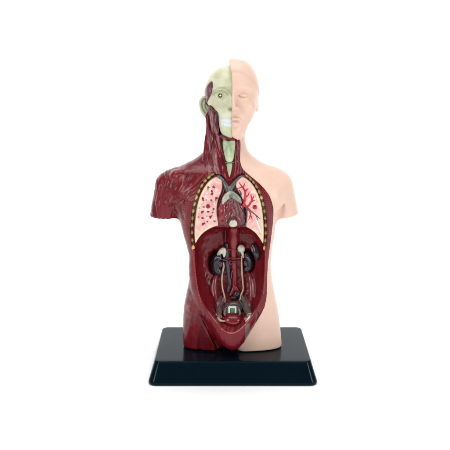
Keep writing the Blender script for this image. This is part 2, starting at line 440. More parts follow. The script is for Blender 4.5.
# collar-bone swell
MU[:, :, sln] = smin(MU[:, :, sln], capsule(P3(214, 174, -22), P3(176, 176, -14), 3.0, 4.5, Zn), 6)
sq = zslice(300, 353)
MU[:, :, sq] = smax(MU[:, :, sq], -capsule(P3(204.5, 315, -27), P3(221.5, 351, -19), 1.3, 6.0, zs[None, None, sq]), 1.5)
MU = smax(MU, CUTF - f32(1.6), .9)
low = np.clip((f32(Z_(296, -20)) - zs[slb][None, None, :]) / 10, 0, 1) * 12
MU[:, :, slb] = smin(MU[:, :, slb], smax(bowl, CUTF[:, :, slb] - f32(1.6) - low, .9), 1.0)
rec = np.maximum(np.maximum(dC, f32(-4.2) - B[:, :, slq]), front)
MU[:, :, slq] = smax(MU[:, :, slq], -rec, 1.2)
groove = np.abs(GX - f32(X_(226, 2))) - f32(.9)
cv = cav
MU[:, :, slc] = smax(MU[:, :, slc], -cv, 2.2)
for ce, r in ((P3(216.6, 262.4, 3), (8.2, 5, 12.5)), (P3(248.4, 261, 3), (7.2, 5, 11.5)), (P3(225.4, 240, 1), (2.4, 4.5, 12))):
    MU[:, :, slc] = smax(MU[:, :, slc], -ell(ce, r, zs[slc][None, None, :]), 2)
V, Fq = surfnet(MU, xs, ys, zs)
V = relax(V, Fq, 2, .4)
N = vnormals(V, Fq)

def sample(F, zarr, P):
    def loc(a, v):
        i = np.clip(np.searchsorted(a, v) - 1, 0, len(a) - 2); return i, np.clip((v - a[i]) / (a[i + 1] - a[i]), 0, 1)
    i, u = loc(xs, P[:, 0]); j, v = loc(ys, P[:, 1]); k, w = loc(zarr, P[:, 2]); r = 0
    for a in (0, 1):
        for b in (0, 1):
            for c in (0, 1):
                r = r + F[i + a, j + b, k + c] * (u if a else 1 - u) * (v if b else 1 - v) * (w if c else 1 - w)
    return r
def sstep(a, b, x):
    t = np.clip((x - a) / (b - a), 0, 1); return t * t * (3 - 2 * t)

# fibre relief and pigment of the muscle
Yn = -20
qx = 225 + V[:, 0] * DV / (DV + Yn); qy = 80 + (ZC - V[:, 2]) * DV / (DV + Yn)
Bv = sample(B, zs, V); outer = sstep(-2.5, -1.0, Bv)
bowlv = np.full(len(V), 9.); inb = V[:, 2] < zb[-1]; bowlv[inb] = sample(bowl, zb, V[inb])
nzv = noise(V, 9.); nzs = noise(V, 3.)
def fan(cx, cy, wave, at):
    th = np.arctan2(qy - cy, qx - cx); return np.sin(th * (2 * math.pi * at / wave) + (nzv - .5) * 4.5)
def strand(v): return np.sign(v) * np.abs(v) ** .7
def fibre(cx, cy, at, wave, seed, run=26.):
    th = np.arctan2(qy - cy, qx - cx); r = np.hypot(qx - cx, qy - cy)
    p = np.stack([th * at / wave + 40, r / run, V[:, 1] / 60 + seed], 1)
    return np.clip((noise1(p, 1.) * .6 + noise1(p * (2.1, 1.6, 1), 1., 7) * .4 - .5) * 2.6, -1, 1)
def straight(wave, run, seed, lean=-.17):
    p = np.stack([(qx + (qy - 115) * lean) / wave + 40, qy / run, V[:, 1] / 40 + seed], 1)
    return np.clip((noise1(p, 1.) * .6 + noise1(p * (2.1, 1.6, 1), 1., 7) * .4 - .5) * 2.6, -1, 1)
f_d, f_p, f_l, f_n = fibre(164, 250, 56, 2.6, 3, 34.), fibre(160, 222, 40, 2.4, 9, 30.), fibre(206, 258, 74, 4.2, 14, 40.), straight(2.0, 20., 21)
wd = sstep(190, 176, qx + (qy - 190) * .35) * sstep(226, 216, qy) * sstep(120, 160, qy)
wp = sstep(176, 186, qx) * sstep(216, 210, qx - (qy - 190) * .3) * sstep(168, 176, qy) * sstep(222, 208, qy) * (1 - wd)
wl = sstep(296, 316, qy) * sstep(222, 214, qx)
wn = sstep(182, 172, qy) * sstep(200, 208, qx)
wf = sstep(215, 235, qy) * sstep(305, 285, qy) * sstep(204, 190, qx)
wf2 = sstep(250, 300, qy) * (1 - wl) * .6
onbowl = (bowlv < 1.0) & (qy > 300)
wl = wl * (1 - onbowl)
d_ = wd * f_d * .58 + wp * f_p * .46 + wl * f_l * .75 + wn * f_n * .62 * sstep(245, 238, qx)
d_ += wf * strand(np.sin((qy * .5 + qx * .9) * 2 * math.pi / 7 + (nzv - .5) * 6)) * .08
d_ += onbowl * strand(np.sin(qx * 2 * math.pi / 4.5 + (nzv - .5) * 6)) * .10
d_ += (nzs - .5) * .10
V = V + N * (d_ * outer + (1 - outer) * (nzs - .5) * .5)[:, None]
def line_mask(path, wdt, Y=-20):
    q = np.array(spline([np.array((*a, 0.)) for a in path], 14))[:, :2]
    m = np.full(len(V), 99.); near = np.where((V[:, 1] < 2) & (qx < 222) & (qy < 225))[0]
    for a, b_ in q: m[near] = np.minimum(m[near], np.hypot(qx[near] - a, qy[near] - b_))
    return np.exp(-(m / wdt) ** 2), m
pale = np.zeros(len(V))  # specular streaks painted as pale lines beside the muscle creases
for path, wdt, dep in (([(211, 174.6), (200, 184), (190, 193), (178, 202), (169, 206.5)], .8, .7), ([(184, 199), (181.5, 206), (182.5, 217)], 2.2, 1.5), ([(184, 199), (176, 203.4), (170, 206)], 1.4, .8), ([(166, 178), (160.5, 190), (157, 206)], .8, .45),
                       ([(172.5, 177), (167, 190), (163.6, 204)], .8, .45), ([(180, 176), (174.6, 188), (168.5, 201)], .8, .5), ([(189, 174), (182.4, 186), (175, 198)], .8, .5), ([(160, 181), (156, 192), (153.4, 205)], .7, .35), ([(204, 177), (194, 186), (184, 194)], .6, .35), ([(197, 175), (189, 184), (180, 194)], .6, .35), ([(207, 184), (197, 191), (187, 198)], .6, .35), ([(200, 193), (192, 197), (185, 200)], .6, .3)):
    mk, _ = line_mask(path, wdt); V = V - N * (mk * dep)[:, None]
    m2, _ = line_mask([(a + .9, b_ + .9) for a, b_ in path], .55); pale = np.maximum(pale, m2 * (wdt < 1) * sstep(.35, .6, noise(V, 4., 31)))
# deep crease between the belly bowl and the thigh
crease = np.exp(-((qx - (202 + (qy - 318) * .52)) / 1.6) ** 2) * sstep(312, 322, qy) * sstep(352, 340, qy) * (bowlv > .8)
V = V - N * (crease * 2.4)[:, None]
maroon, deep, bright = srgb(108, 16, 27), srgb(78, 8, 17), srgb(128, 22, 33)
mauve, darkm, pinkl = srgb(146, 108, 112), srgb(58, 20, 26), srgb(176, 120, 120)
mixc = lambda a, b, t: a * (1 - t[:, None]) + b * t[:, None]
C = np.tile(maroon, (len(V), 1))
C = mixc(C, bright, sstep(.4, .8, nzv) * .35); C = mixc(C, deep, sstep(.5, .2, nzv) * .3)
g = f_n
strap = wn * sstep(227.5, 225.5, qx - (qy - 150) * .02) * sstep(206 - 1, 210, qx + np.maximum(qy - 155, 0) * .0) * sstep(100, 108, qy)
C = mixc(C, mauve, strap * sstep(.0, .55, g) * .8); C = mixc(C, darkm, strap * sstep(-.1, -.6, g) * .85)
C = mixc(C, pinkl, strap * sstep(.45, .7, straight(1.1, 7., 50)) * .8)
strapr = wn * sstep(233, 235, qx) * sstep(139, 142, qy)
C = mixc(C, mauve, strapr * sstep(.2, .9, np.sin(qx * 2.4 + nzv * 6)) * .55)
C = mixc(C, darkm, (wn * (np.hypot((qx - 226) / 7, (qy - 135.5) / 3.2) < 1) * .6))
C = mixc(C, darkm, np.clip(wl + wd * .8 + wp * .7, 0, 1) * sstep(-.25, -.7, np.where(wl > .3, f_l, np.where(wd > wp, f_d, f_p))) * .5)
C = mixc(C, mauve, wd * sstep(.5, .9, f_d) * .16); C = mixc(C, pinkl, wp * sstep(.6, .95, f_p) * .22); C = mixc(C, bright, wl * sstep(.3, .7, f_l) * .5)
C = mixc(C, pinkl, pale * outer * .55)
# dotted perforations that frame both openings
def dots(path, step, r, Y):
    q = spline([np.array((*a, 0.)) for a in pts(path, Y)], 40); q = np.array(q)[:, :2]
    s = np.concatenate([[0], np.cumsum(np.linalg.norm(np.diff(q, axis=0), axis=1))])
    t = np.arange(0, s[-1], step); D = np.stack([np.interp(t, s, q[:, 0]), np.interp(t, s, q[:, 1])], 1)
    m = np.zeros(len(V)); near = np.where((V[:, 1] < -3))[0]
    for a, b in D:
        dd = np.hypot(V[near, 0] - a, V[near, 2] - b); m[near] = np.maximum(m[near], sstep(r, r * .4, dd))
    return m
dt = dots([(192.5, 252), (194.5, 268), (196.5, 282), (198.8, 294), (201.5, 301)], 1.9, .75, -24)
dt = np.maximum(dt, dots([(265.6, 252), (265.4, 266), (264.8, 280), (263.6, 294)], 1.9, .75, -22))
for off in (0, 2.6, 5.2):
    dt = np.maximum(dt, dots([(190 - off * .9, 196 - off), (187 - off * .8, 208), (186 - off * .4, 224), (187.5 - off * .2, 240)], 2.3, .7, -20) * .6)
dt = np.maximum(dt, dots([(258, 186.5), (264.5, 194), (268, 205), (269.4, 220), (268.6, 238)], 2.2, .7, -17) * .6)
dt = np.maximum(dt, dots([(262, 187.5), (267, 194), (270, 206), (270.8, 220), (269.8, 236)], 2.2, .7, -15) * .6)
C = mixc(C, srgb(178, 96, 92), dt * .6); V = V + N * (dt * .25)[:, None]
# grey cut canal painted down the belly wall
band = (bowlv < 1.5) * sstep(244.6, 245.2, qx) * sstep(249.6, 249., qx) * sstep(319, 320.5, qy) * (Bv > -3)
C = mixc(C, srgb(108, 92, 92), band * .9)
# highlight painted as a pale line along the lip of the bowl
cavv = np.full(len(V), 9.); inc = (V[:, 2] < zc[-1]) & (V[:, 2] > zc[0]); cavv[inc] = sample(cav, zc, V[inc])
lip = np.exp(-((cavv - .55) / .38) ** 2) * sstep(304, 314, qy) * (V[:, 1] < -12) * sstep(.25, .5, noise(V, 5., 9))
C = mixc(C, srgb(190, 120, 116), lip * .75)
# sheen painted as mauve patches on the flank and hip
sheen_mask = sstep(200, 186, qx) * sstep(282, 300, qy) * sstep(335, 310, qy) * sstep(.4, .75, noise(V, 4., 77))
C = mixc(C, mauve, sheen_mask * .45)
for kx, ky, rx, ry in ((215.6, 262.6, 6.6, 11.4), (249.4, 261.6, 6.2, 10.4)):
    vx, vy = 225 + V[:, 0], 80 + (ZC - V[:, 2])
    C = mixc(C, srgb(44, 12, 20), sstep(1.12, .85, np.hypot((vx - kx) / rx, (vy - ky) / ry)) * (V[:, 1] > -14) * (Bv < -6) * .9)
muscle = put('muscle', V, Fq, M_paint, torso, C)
muscle['label'] = 'glossy maroon skinless half with fibre relief'

def at(px, py, off=0.0, F=None, y0=-41.0):
    """the point of the muscle (or another field) that stands in the direction of px, py from the lens, raised by off"""
    F = MU if F is None else F
    Yt = np.arange(y0, 20, .3)
    Pq = np.stack([(px - 225) * (DV + Yt) / DV, Yt, ZC - (py - 80) * (DV + Yt) / DV], 1)
    v = sample(F, zs, Pq); k = np.argmax(v < 0) if (v < 0).any() else np.argmin(v)
    return np.array([Pq[k, 0], Pq[k, 1] - off, Pq[k, 2]])

# ------------------------------------------------------------------ lungs, heart
def pillow(d2, top, bot, k):
    return smax(smax(d2, B[:, :, slq] - f32(top), k), -(B[:, :, slq] - f32(bot)), .5)
cream, pink = srgb(226, 214, 178), srgb(238, 178, 172)
def crop(F, poly, pad=4):
    a = np.array(poly); i0, i1 = np.searchsorted(xs, (a[:, 0].min() - pad, a[:, 0].max() + pad))
    return surfnet(F[i0:i1, :90], xs[i0:i1], ys[:90], zq)
FULL = {}
for nm, d2, poly, side in (('a', dLL, P_LL, -1), ('b', dLR, P_LR, 1)):
    L_ = np.maximum(pillow(d2 + f32(.5), -1.1, -6.5, 2.2), front)
    v, q = crop(L_, poly); v = relax(v, q, 1, .4)
    dd = poly_sdf(poly, v[:, 0], v[:, 2])
    qxl = 225 + v[:, 0] * DV / (DV + Yc); qyl = 80 + (ZC - v[:, 2]) * DV / (DV + Yc)
    n1 = noise(v, 4.); n2 = noise(v, 1.8)
    inner = sstep(-2.2, -3.6, dd + (n1 - .5) * 1.2)
    if side < 0: outerside = sstep(216, 209, qxl - (qyl < 186) * 0)
    else: outerside = sstep(247, 254, qxl)
    inner = np.maximum(inner, (1 - outerside) * sstep(-.6, -1.4, dd))
    c = mixc(np.tile(cream, (len(v), 1)), pink, inner)
    c = mixc(c, srgb(246, 222, 212), inner * sstep(.55, .8, n2) * .7); c = mixc(c, srgb(226, 140, 136), inner * sstep(.45, .2, n1) * .5)
    rimgrey = sstep(-1.5, -.4, dd) * (1 - outerside)
    c = mixc(c, srgb(96, 92, 84), rimgrey * .9)
    lo = put('lung', v, q, M_organ, torso, c)
    lo['label'] = 'sliced pink lung dotted with vessel ends' if side < 0 else 'sliced pink lung with branching red vessels'
    G = np.full(B.shape, 9., f32); G[:, :, slq] = L_; FULL[nm] = (lo, G)
lungA, FA = FULL['a']; lungB, FB = FULL['b']
red, gdark, dred = srgb(176, 22, 34), srgb(84, 78, 72), srgb(122, 16, 30)
bag, bagg, bagw = Bag(), Bag(), Bag()
for px, py, r in ((211.8, 191.3, 1.15), (212.0, 193.9, 1.25), (202.8, 198.6, 1.35), (203.4, 200.6, .8), (216.6, 198.2, 1.35), (215.6, 200, .7), (202, 212.2, 1.2), (203.4, 211.4, .8), (208.2, 211.6, 1.15), (202.7, 218, 1.2), (210.4, 217.2, 1.3),
                  (203, 224.2, 1.25), (204.4, 223.4, .9), (211.6, 215.9, .7), (207.4, 221.6, .8), (198.6, 217, .7)):
    bag.ball(at(px, py, .05, FA), (r * 1.05, .75, r), dred, seg=12, ring=6, wob=.4)
for px, py, r in ((208.4, 187.2, 1.2), (208.0, 189, .8), (213.3, 186.8, 1.2), (214.4, 187.6, .7), (211.4, 200.4, 1.2), (203.7, 207, 1.0), (213.7, 209.0, 1.1), (213.0, 210, .7), (212.7, 212.6, .9), (214.6, 221.2, 1.1), (199.5, 208, .7), (207, 216, .7), (206.4, 200, .6)):
    bagg.ball(at(px, py, .05, FA), (r * .95, .7, r * .9), gdark, seg=12, ring=6, wob=.45)
for px, py, r in ((206.9, 193.3, 1.0), (201.7, 202.3, .9), (214.3, 203.4, 1.0), (216.8, 182.6, .9), (199.8, 222, .8), (206, 219, .8), (210.2, 205, .6)):
    bagw.ball(at(px, py, .05, FA), (r, .3, r * .8), srgb(244, 236, 228), seg=10, ring=6, wob=.35)  # small flat white spots on the lung face
bag.put('blood_vessel', M_organ, lungA); bagg.put('bronchiole', M_organ, lungA); bagw.put('white_spot', M_organ, lungA)
Bag().ball(at(208.1, 206.3, .15, FA), (2.2, .8, 2.2), srgb(132, 12, 26), wob=.05).put('peg_hole_plug', M_organ, lungA)
def onB(lst, off=.15): return [at(a, b, off, FB) for a, b in lst]
bag = Bag()
for path, rs in (([(243.6, 205), (244.6, 200), (245.3, 195), (245.6, 191), (248.2, 188.6)], (1.5, 1.2, 1.0, .8, .45)), ([(245.5, 192.5), (243.6, 188.6), (241, 185.2), (239.3, 182.6)], (.8, .75, .55, .3)), ([(243.2, 188), (244.2, 185), (245.2, 182.4)], (.6, .5, .3)),
                 ([(242, 187), (240, 187.6), (238.8, 188.6)], (.5, .4, .3)), ([(243.2, 205.2), (246, 206.2), (248.4, 205.8), (250.6, 202.6), (252, 200), (253.8, 196.2)], (1.5, 1.3, 1.0, .9, .7, .4)), ([(251.8, 200.4), (251.4, 197), (250.8, 194.2)], (.7, .55, .3)),
                 ([(250.4, 203), (253, 201), (255, 200.2)], (.6, .5, .3)), ([(246.2, 197), (248.2, 195), (249.2, 192.4)], (.65, .5, .3)), ([(246, 206.4), (248.6, 209.6), (250.4, 212.6), (250.2, 216), (248.6, 220)], (1.0, .8, .7, .6, .3)), ([(250.3, 214.5), (251.6, 217.4), (252.2, 220)], (.6, .5, .3)), ([(244.6, 203), (242.6, 201), (241.6, 198.6)], (.8, .6, .3))):
    bag.tube(onB(path), rs, srgb(176, 24, 36), seg=10, flat=1.0)
bag.put('artery', M_organ, lungB)
bag = Bag()
for path, rs in (([(247.4, 208), (250.4, 210.6), (254, 213.6), (257.4, 216.4), (260.2, 219)], (.8, .7, .6, .5, .3)), ([(255, 214.4), (256.8, 217.4), (257.2, 220)], (.5, .4, .3)), ([(241, 196.5), (240.9, 193), (239.2, 190)], (.9, .7, .4)), ([(248, 207), (247.4, 210), (246.9, 214)], (.5, .5, .3))):
    bag.tube(onB(path, .1), rs, srgb(74, 72, 68), seg=10, flat=1.0)
bag.put('bronchus', M_organ, lungB)
Bag().tube(onB([(255.6, 218.5), (257.6, 223), (259.4, 228), (260.8, 233)], .05), (.5, .8, .8, .4), srgb(240, 232, 220), seg=8, flat=.5).put('pale_nerve', M_organ, lungB)
Bag().ball(at(254.8, 207.1, .15, FB), (2.3, .8, 2.3), srgb(160, 16, 30), wob=.05).put('peg_hole_plug', M_organ, lungB)

HB = np.maximum(pillow(dH, 0.3, -6.5, 4.5), front)
v, q = crop(HB, P_H); v = relax(v, q, 1, .4); n_ = vnormals(v, q)
qxl = 225 + v[:, 0] * DV / (DV + Yc); qyl = 80 + (ZC - v[:, 2]) * DV / (DV + Yc)
n1 = noise(v, 5.); ang = np.arctan2(qxl - 231, qyl - 178)
w = np.sin(ang * 46 + (n1 - .5) * 6)
v = v + n_ * (strand(w) * .42)[:, None]
c = np.tile(srgb(120, 20, 34), (len(v), 1))
c = mixc(c, srgb(66, 24, 30), sstep(-.2, -.8, w) * .8 * sstep(220, 226, qxl))
c = mixc(c, srgb(104, 88, 88), sstep(.5, .9, w) * sstep(230, 234, qxl) * sstep(220, 214, qyl) * .85)
c = mixc(c, srgb(60, 54, 54), sstep(240, 244, qxl) * .7 * sstep(.3, .6, n1))
c = mixc(c, srgb(150, 30, 42), sstep(226, 220, qxl) * sstep(.4, .7, n1) * .7)
heart = put('heart', v, q, M_organ, torso, c); heart['label'] = 'dark red heart streaked with grey vessels'
G = np.full(B.shape, 9., f32); G[:, :, slq] = HB
FH = np.minimum(G, MU)
FCH = np.minimum(np.minimum(FA, FB), FH)
def onC(lst, off=.4): return [at(a, b, off, FCH) for a, b in lst]
Bag().ball(at(233.2, 223.4, -1.0, FH), (4.6, 2.2, 3.9), srgb(202, 198, 176), wob=.04).put('tendon', M_organ, torso)
b = Bag().tube(onC([(227.6, 227), (228.2, 222.5), (230.6, 219), (233.4, 217.8), (236.4, 219), (238.6, 222.5), (239.2, 227)], .3), [.9] * 7, srgb(64, 8, 16), seg=8); b.put('tendon_arch', M_organ, torso)
b = Bag()
cg, lg = srgb(104, 108, 102), srgb(158, 160, 146)
b.tube(onC([(214.6, 176), (219.2, 177), (223, 181), (226.6, 187), (229, 193)], .5), (1.2, 1.8, 2.2, 2.4, 2.4), srgb(88, 86, 80), flat=.7)
b.tube(onC([(245, 175.5), (240.6, 177.4), (236.6, 181), (232, 186.6), (229, 191.5)], .5), (1.1, 1.7, 2.1, 2.4, 2.4), srgb(92, 92, 86), flat=.7)
b.put('great_vein', M_organ, torso)
b = Bag()
b.tube(onC([(229.6, 188), (230, 192), (230.6, 195.4)], .8), (2.8, 3.3, 3.0), cg, flat=.7)
b.tube(onC([(230.4, 193.6), (227, 196.4), (224.2, 199.8), (222.6, 203.4)], .9), (3.0, 3.0, 2.4, .9), srgb(170, 172, 156), flat=.6)
b.tube(onC([(231.4, 193.8), (235.4, 196.6), (238.8, 199.6), (241, 202.6)], .9), (3.0, 3.0, 2.4, .9), srgb(134, 138, 126), flat=.6)
b.put('pulmonary_trunk', M_organ, torso)
Bag().tube(onC([(230.8, 192.4), (236.4, 189.6), (238, 188)], 1.6), (.5, .5, .3), srgb(70, 14, 24), seg=8).tube(onC([(224, 189.4), (229, 190), (233, 189.6)], 1.8), (.35, .4, .35), srgb(60, 20, 26), seg=8).put('vessel_seam', M_organ, torso)

# grey rim tubes round the inner edges of the lungs
b = Bag(); b.tube(onC([(219.4, 175.4), (223.2, 179.4), (224.6, 186), (223.2, 192.5), (220, 199.6), (217.8, 207), (217.6, 214), (219.2, 221.5), (220, 226)], .1), [.9] * 9, srgb(74, 62, 60), seg=8)
b.put('lung_pleura', M_organ, lungA)
b = Bag(); b.tube(onC([(241.4, 176), (236.4, 179.6), (234.6, 185), (236, 190), (240, 196), (243.4, 201.6), (246, 207), (247, 214), (246.4, 221), (244.8, 226)], .1), [.9] * 10, srgb(74, 66, 62), seg=8)
b.put('lung_pleura', M_organ, lungB)

# rib ends set in their olive track
for path in ([(212.4, 173.8), (208.6, 176.8), (204.8, 180.6), (201.4, 185.6), (198.4, 191), (196, 197), (194.2, 203.6), (193, 210.4), (192.3, 217.4), (191.9, 224.6), (191.9, 232), (192.2, 239.6), (193.2, 247.4)],
             [(247.2, 175.6), (250.6, 178.6), (254, 182), (257, 186.4), (259.6, 191.6), (261.7, 197.4), (263.3, 203.6), (264.5, 210.4), (265.3, 217.6), (265.8, 225), (265.8, 232.4), (265.5, 240), (264.8, 248)]):
    tr = onC(path, -.5)
    b = Bag(); b.tube(tr, [1.3] * len(tr), srgb(92, 78, 40), n=6, flat=.8)
    b.put('intercostal_strip', M_organ, torso)
    for i, (a_, c_) in enumerate(path):
        g_ = rng.random()
        colr = srgb(208, 192, 132) * (1 - g_ * .4) if 0 < i < len(path) - 1 else srgb(214, 176, 104)
        nxt = path[min(i + 1, len(path) - 1)]; prv = path[max(i - 1, 0)]
        tl = math.atan2(-(nxt[1] - prv[1]), nxt[0] - prv[0])
        Bag().ball(at(a_, c_, .4, FCH), (2.1 + .5 * rng.random(), 1.8, 1.7), colr, seg=14, ring=9, tilt=tl, wob=.10).put('rib_end', M_bone, torso)

# ------------------------------------------------------------------ belly organs
def onM(lst, off): return [at(a, b, off) for a, b in lst]
navy = srgb(32, 29, 40)
for path, hil, (hx, hy) in (([(219.4, 254.4), (217, 257.6), (216, 262.6), (216.8, 268), (219, 270.8)], 1, (220.8, 262)), ([(246.2, 253), (248.2, 256.2), (249, 261.4), (248.2, 266), (246.2, 268.2)], -1, (245, 261))):
    b = Bag(); b.tube(onM(path, 6), (3.2, 4.9, 5.5, 4.9, 3.2) if hil > 0 else (2.8, 4.1, 4.6, 4.1, 2.8), navy, n=8, seg=18, flat=.85)
    k = b.put('kidney', M_organ, torso)
    Bag().ball(at(hx - hil * .8, hy, 9.4), (2.2, 1.2, 3.4), srgb(72, 44, 58), wob=.15).put('renal_pelvis', M_organ, k)
    Bag().tube([at(a, b_, 11.5) for a, b_ in ([(215, 256.2), (217.2, 254.6), (220, 255), (221.4, 257)] if hil > 0 else [(245, 254), (247.2, 254.6), (249, 256.4), (250, 258.6)])], (.35, .6, .6, .3), srgb(134, 128, 146), seg=8).put('renal_vein', M_organ, k)
Bag().tube(onM([(217.8, 253.4), (220.6, 250.2), (223.4, 248.4), (224.2, 251.4), (224, 255)], 7), (1.3, 2.5, 2.7, 2.2, .9), srgb(206, 202, 184), flat=.7).put('adrenal_gland', M_organ, torso)
Bag().ball(at(241.2, 247.4, 5.5), (3.9, 3.2, 4.0), srgb(200, 204, 184), wob=.05).tube(onM([(241.8, 250), (242.6, 253), (243.4, 256)], 6), (2.0, 1.2, .9), srgb(206, 196, 176), flat=.7).put('adrenal_gland', M_organ, torso)
b = Bag(); b.tube(onM([(252.6, 244.4), (255.4, 248.6), (257, 253.4), (256.4, 258)], 3.5), (2.4, 4.2, 4.4, 2.4), srgb(52, 34, 42), n=8, seg=16, flat=.8)
sp = b.put('spleen', M_organ, torso)
Bag().tube(onM([(251.6, 246), (252.2, 248.6), (252.8, 251)], 6.6), (.5, 1.0, .5), srgb(150, 140, 142), seg=10).put('spleen_highlight', M_organ, sp)  # last strip is a painted highlight laid on the spleen
Bag().tube(onM([(237.6, 231.6), (237.2, 234.2), (236, 237.4)], 1.5), (1.7, 2.0, .9), srgb(202, 192, 166), flat=.8).put('oesophagus', M_organ, torso)
b = Bag()
b.tube(onM([(234, 228.6), (234, 236), (233.8, 244), (233.6, 252), (234, 264), (234.6, 278), (234, 288), (230.4, 295)], 1.2), (5.4, 5.8, 5.0, 3.6, 3.1, 2.8, 2.6, 1.6), srgb(128, 18, 32), n=8, flat=.8)
b.tube(onM([(234.4, 286), (238, 291), (241.6, 296)], 1.8), (2.4, 2.0, 1.5), srgb(142, 20, 34), flat=.8)
ao = b.put('aorta', M_organ, torso)
b = Bag()
for path in ([(233, 247.5), (229, 248.6), (225.6, 247.2)], [(234, 249), (238, 250), (240.4, 249)], [(233.4, 256.6), (228.4, 257.2), (222.4, 258.6)], [(234.2, 257.6), (239, 257.4), (245, 258.4)], [(233.8, 262), (230.2, 263), (229, 260.4), (231.4, 258.6)], [(234, 268), (231.6, 272), (231.4, 277)]):
    b.tube(onM(path, 4.2), (.7, .75, .6, .5)[:len(path)], srgb(140, 26, 40), seg=8)
b.put('artery_branch', M_organ, ao)
b = Bag(); b.tube(onM([(226.6, 244), (226.8, 252), (227.4, 262), (228.6, 273), (229.6, 283), (228, 291)], 1.8), (2.0, 2.5, 2.5, 2.3, 2.1, 1.4), srgb(58, 48, 62), n=8, flat=.8)
vc = b.put('vena_cava', M_organ, torso)
Bag().tube(onM([(227, 259), (223.6, 259.4), (221.6, 261)], 4.4), (1.1, .9, .7), srgb(54, 44, 60), seg=8).tube(onM([(228, 260.2), (236, 259.8), (245, 260.6)], 4.6), (.6, .6, .5), srgb(74, 34, 46), seg=8).put('vein_branch', M_organ, vc)
crm = srgb(206, 180, 152)
Bag().tube(onM([(223.4, 262), (223.6, 266), (222.4, 272), (221.8, 280), (222.6, 288), (224.4, 295), (225, 301)], 3.6), (.9, 1.1, .95, .85, .85, .8, .7), crm, seg=10).put('ureter', M_organ, torso)
Bag().tube(onM([(241.6, 255), (241.6, 262), (242, 272), (242.8, 281), (243.2, 288), (241, 294), (239.8, 299)], 3.6), (.8, 1.0, 1.0, .9, .9, .85, .7), crm, seg=10).put('ureter', M_organ, torso)
rose = srgb(134, 44, 52)
for path in ([(217.4, 272), (214.6, 279), (213.4, 287), (214.6, 295), (217, 303)], [(247.6, 271), (250.6, 278), (252, 287), (251.8, 296), (249.6, 304)]):
    b = Bag(); b.tube(onM(path, .6), (1.6, 3.0, 3.4, 2.8, 1.6), rose, n=8, flat=.8); ps_ = b.put('psoas_muscle', M_organ, torso)
    s = -1 if path[0][0] < 230 else 1
    Bag().tube([at(a + s * 1.2, c, 3.4) for a, c in path[1:4]], (.5, 1.1, .5), srgb(178, 116, 116), seg=8, flat=.5).put('tendon_sheath', M_organ, ps_)
for path in ([(210.6, 283), (211.6, 289), (213, 296)], [(254.2, 279), (254.8, 288), (254.6, 297)]):
    Bag().tube(onM(path, .3), (1.2, 1.9, .9), srgb(152, 92, 94), flat=.6).put('iliac_muscle_tendon', M_organ, torso)
# pelvis
gp = srgb(104, 92, 90)
b = Bag(); b.tube([at(224.6, 296, 2.5), at(221.6, 303, 3), at(219.4, 309, 4), at(218.6, 315, 5)], (1.8, 2.8, 3.2, 2.4), srgb(112, 76, 78), flat=.8).put('iliac_vessel', M_organ, torso)
b = Bag(); b.tube([at(241.6, 295, 2.5), at(245, 302, 3), at(247.6, 308, 4), at(249.4, 314, 5)], (1.8, 3.0, 3.4, 2.4), srgb(106, 88, 88), flat=.8).tube([at(239, 299, 3.4), at(242.6, 305, 4), at(246, 311, 5)], (.8, 1.1, .9), srgb(84, 104, 92), seg=10).put('iliac_vessel', M_organ, torso)
Bag().ball(at(236.4, 293.4, 3.4), (3.6, 2.6, 3.6), srgb(46, 42, 46), wob=.12).ball(at(233.4, 297, 3), (3.2, 2.2, 2.2), srgb(70, 34, 40), wob=.2).put('sacral_knob', M_organ, torso)
for path in ([(221, 297), (218.6, 304), (219, 311)], [(244.6, 297), (248.4, 304), (248.6, 311)]):
    bb = Bag(); bb.tube(onM(path, 1.0), (2.4, 4.4, 3.0), srgb(110, 66, 70), n=8, flat=.7)
    for k_ in range(5):
        o_ = (k_ - 2) * 1.3; bb.tube([at(a + o_, c_ - abs(o_) * .3, 3.2) for a, c_ in path], (.25, .6, .25), srgb(140, 110, 110) if k_ % 2 else srgb(76, 40, 46), seg=8)
    bb.put('pelvic_fascia', M_organ, torso)
pc = at(232, 308, 6)
b = Bag().ball(pc, (9.8, 5.2, 8.6), srgb(84, 74, 74), wob=.12)
b.tube([pc + (-8.5, -2.5, 4.5), pc + (-4, -4.6, 5.4), pc + (3, -4.8, 5.2), pc + (8.4, -2.6, 4.2)], (.7, 1.3, 1.3, .7), srgb(66, 58, 58), seg=10).tube([pc + (6.4, -4.2, 3), pc + (7.6, -4.4, -2), pc + (6.2, -4.4, -5)], (.8, 1.3, .8), srgb(112, 104, 100), seg=10).tube([pc + (-6.4, -4.2, 3), pc + (-7.4, -4.4, -2), pc + (-6, -4.4, -5)], (.8, 1.3, .8), srgb(120, 96, 94), seg=10)
rec_ = b.put('rectum', M_organ, torso)
fr = P3(232.3, 309.3, pc[1] - 5.3)
def boxes(bag, c, hx, hy, hz, col):
    bm = bmesh.new(); bmesh.ops.create_cube(bm, size=2)
    for vv in bm.verts: vv.co = (c[0] + vv.co.x * hx, c[1] + vv.co.y * hy, c[2] + vv.co.z * hz)
    bmesh.ops.bevel(bm, geom=bm.edges[:], offset=min(hx, hz) * .35, segments=2, affect='EDGES', profile=.5)
    bm.verts.ensure_lookup_table(); off = len(bag.V)
    bag.add(([np.array(vv.co) for vv in bm.verts], [tuple(off + x.index for x in f.verts) for f in bm.faces]), col); bm.free()
b = Bag(); wht = srgb(208, 212, 192)
boxes(b, fr + (-3.1, 0, -.3), .9, 1.2, 3.1, wht); boxes(b, fr + (3.1, 0, -.3), .9, 1.2, 3.1, wht); boxes(b, fr + (0, -.02, 2.3), 3.4, 1.15, .95, wht)
fr_o = b.put('bone_arch', M_bone, rec_)
b = Bag(); boxes(b, fr + (0, .5, -.9), 2.2, .9, 2.3, srgb(58, 112, 92)); b.put('green_core', M_organ, fr_o)
bl = P3(233, 320.5, -17)
